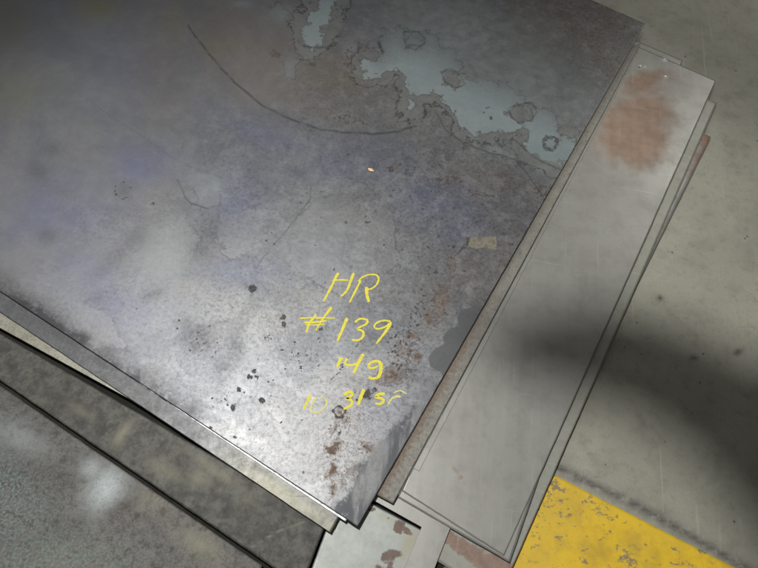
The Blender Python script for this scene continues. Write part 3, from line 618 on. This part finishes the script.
# tiny wood chip lying on the sheet
N = NT('chip_wood'); g = N.noise(400, 3)
N.fin(N.mix(N.ramp(g, .4, .6), (.75, .42, .2), (.9, .62, .36)), .6)
bm = bmesh.new(); bmesh.ops.create_icosphere(bm, subdivisions=2, radius=1)
for v in bm.verts:
    j = 1 + .25 * math.sin(v.co.x * 7 + 1) * math.cos(v.co.y * 5)
    v.co = Vector((v.co.x * .0088 * j, v.co.y * .0048 * j, v.co.z * .0022 * j))
    if v.co.x > .004: v.co.y *= .5
me = bpy.data.meshes.new('wood_chip'); bm.to_mesh(me); bm.free()
ch = link('wood_chip', me, mat=N.m); p = at(371, 170, ZM + .002); ch.location = tuple(p); ch.rotation_euler.z = math.radians(-20)
tag(ch, 'tiny orange wood chip lying on the big dark sheet above the writing', 'chip')
# three lamp glints on the grey sheet, built as small white beads
N = NT('painted_glint'); N.fin((.75, .76, .72), .25)
for (x, y, s_, lab) in ((664.5, 59.5, 1.0, 'tiny white bead painted as lamp glint nearest the stepped edge of the grey sheet'), (665.5, 76.5, 1.1, 'tiny white bead painted as lamp glint just above the orange rust blot'), (640.5, 66, .9, 'tiny white bead painted as lamp glint beside the edge of the big dark sheet')):
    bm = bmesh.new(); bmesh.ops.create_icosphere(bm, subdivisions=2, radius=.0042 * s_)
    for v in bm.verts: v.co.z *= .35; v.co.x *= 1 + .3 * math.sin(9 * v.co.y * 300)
    me = bpy.data.meshes.new('glint_bead'); bm.to_mesh(me); bm.free()
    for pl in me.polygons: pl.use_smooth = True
    d_ = link('glint_bead', me, mat=N.m); d_.location = tuple(at(x, y, .0249 + (.004 if x < 642 else 0))); tag(d_, lab, 'glint_bead', 'painted lamp glints on the top grey sheet')

# ------------------------------------------------------------------ light
W = bpy.data.worlds.new('World'); S.world = W; W.use_nodes = True
nt = W.node_tree; bg = nt.nodes['Background']
tc = nt.nodes.new('ShaderNodeTexCoord'); sp = nt.nodes.new('ShaderNodeSeparateXYZ'); nt.links.new(tc.outputs['Generated'], sp.inputs[0])
rp = nt.nodes.new('ShaderNodeValToRGB'); nt.links.new(sp.outputs[2], rp.inputs[0])
e = rp.color_ramp.elements
e[0].position = .2; e[0].color = (.012, .012, .011, 1); e[1].position = 1; e[1].color = (.17, .165, .150, 1)
x_ = rp.color_ramp.elements.new(.75); x_.color = (.078, .075, .066, 1)
dq = R3 @ np.array([(60 - CX) / F, (235 - CY) / F, 1.0]); dq /= np.linalg.norm(dq); dq[2] = -dq[2]
dp = nt.nodes.new('ShaderNodeVectorMath'); dp.operation = 'DOT_PRODUCT'; nt.links.new(tc.outputs['Generated'], dp.inputs[0]); dp.inputs[1].default_value = tuple(dq)
lr = nt.nodes.new('ShaderNodeMapRange'); lr.interpolation_type = 'SMOOTHSTEP'; nt.links.new(dp.outputs['Value'], lr.inputs[0])
lr.inputs[1].default_value = .80; lr.inputs[2].default_value = 1.0; lr.inputs[3].default_value = 0; lr.inputs[4].default_value = 1
mx_ = nt.nodes.new('ShaderNodeMix'); mx_.data_type = 'RGBA'; mx_.blend_type = 'ADD'; nt.links.new(lr.outputs[0], mx_.inputs[0]); nt.links.new(rp.outputs[0], mx_.inputs[6])
mx_.inputs[7].default_value = (.38, .395, .45, 1)  # bright lobe added to the surroundings to lift the big sheet's left half
nt.links.new(mx_.outputs[2], bg.inputs[0]); bg.inputs[1].default_value = 1.0

def spot(name, loc, target, power, half_deg, blend, radius, col):
    l = bpy.data.lights.new(name, 'SPOT'); l.energy = power; l.spot_size = math.radians(2 * half_deg); l.spot_blend = blend
    l.shadow_soft_size = radius; l.color = col
    o_ = bpy.data.objects.new(name, l); COL.objects.link(o_); o_.location = loc
    o_.rotation_euler = (Vector(target) - Vector(loc)).to_track_quat('-Z', 'Y').to_euler()
    return o_
def mirror_xy(px, py, zl, z=ZM):            # where a lamp at height zl hangs to be seen mirrored at that spot of the sheet
    P = at(px, py, z); r = (zl - z) / (H - z)
    return (P[0] * (1 + r), P[1] * (1 + r), zl)
LB = mirror_xy(235, 462, 3.4)
spot('key_fill_lamp', LB, tuple(at(330, 420)), 480, 27, .7, .095, (1., .985, .94))
LA = tuple(at(1150, -200) + np.array([0, 0, 4.0]))
spot('key_fill_lamp', LA, tuple(at(790, 20)), 360, 12, .9, .3, (1., .98, .9))  # fill lamp added to brighten the upper right concrete
# unseen blocker added overhead, its outline shaped to throw the soft shadow band on the floor
def shadow_caster(out, zb, th, zf=.0):
    Lz = np.array(LB); P = []
    for x, y in out:
        q = at(x, y, zf); P.append(Lz + (q - Lz) * (LB[2] - zb) / (LB[2] - zf))
    c = sum(P) / len(P); bm = bmesh.new()
    f = bm.faces.new([bm.verts.new(tuple(p - c)) for p in P])
    r = bmesh.ops.extrude_face_region(bm, geom=[f])
    for v in [g for g in r['geom'] if isinstance(g, bmesh.types.BMVert)]: v.co.z += th
    bmesh.ops.recalc_face_normals(bm, faces=bm.faces[:])
    bmesh.ops.bevel(bm, geom=bm.edges[:], offset=.006, segments=2, affect='EDGES')
    me = bpy.data.meshes.new('added_shadow_caster'); bm.to_mesh(me); bm.free()
    n_ = NT('shadow_caster_paint'); g_ = n_.noise(30, 5)
    o_ = link('added_shadow_caster', me, mat=n_.fin(n_.mix(g_, (.30, .20, .04), (.45, .30, .05)), .5, 0)); o_.location = tuple(c)
    return o_
tag(shadow_caster([(480, 334), (560, 308), (632, 306), (676, 322), (716, 344), (775, 366), (900, 410), (1100, 470), (1100, 960), (900, 760), (775, 580), (712, 486), (664, 434), (596, 403), (540, 388), (480, 360)], 1.74, .05),
    'added shadow blocker overhead out of shot, throwing the soft dark band on the floor', 'unseen_caster')
print('LB', LB, 'LA', LA)

S.render.engine = 'CYCLES'
S.view_settings.view_transform = 'Standard'; S.view_settings.look = 'None'; S.view_settings.exposure = 0; S.view_settings.gamma = 1
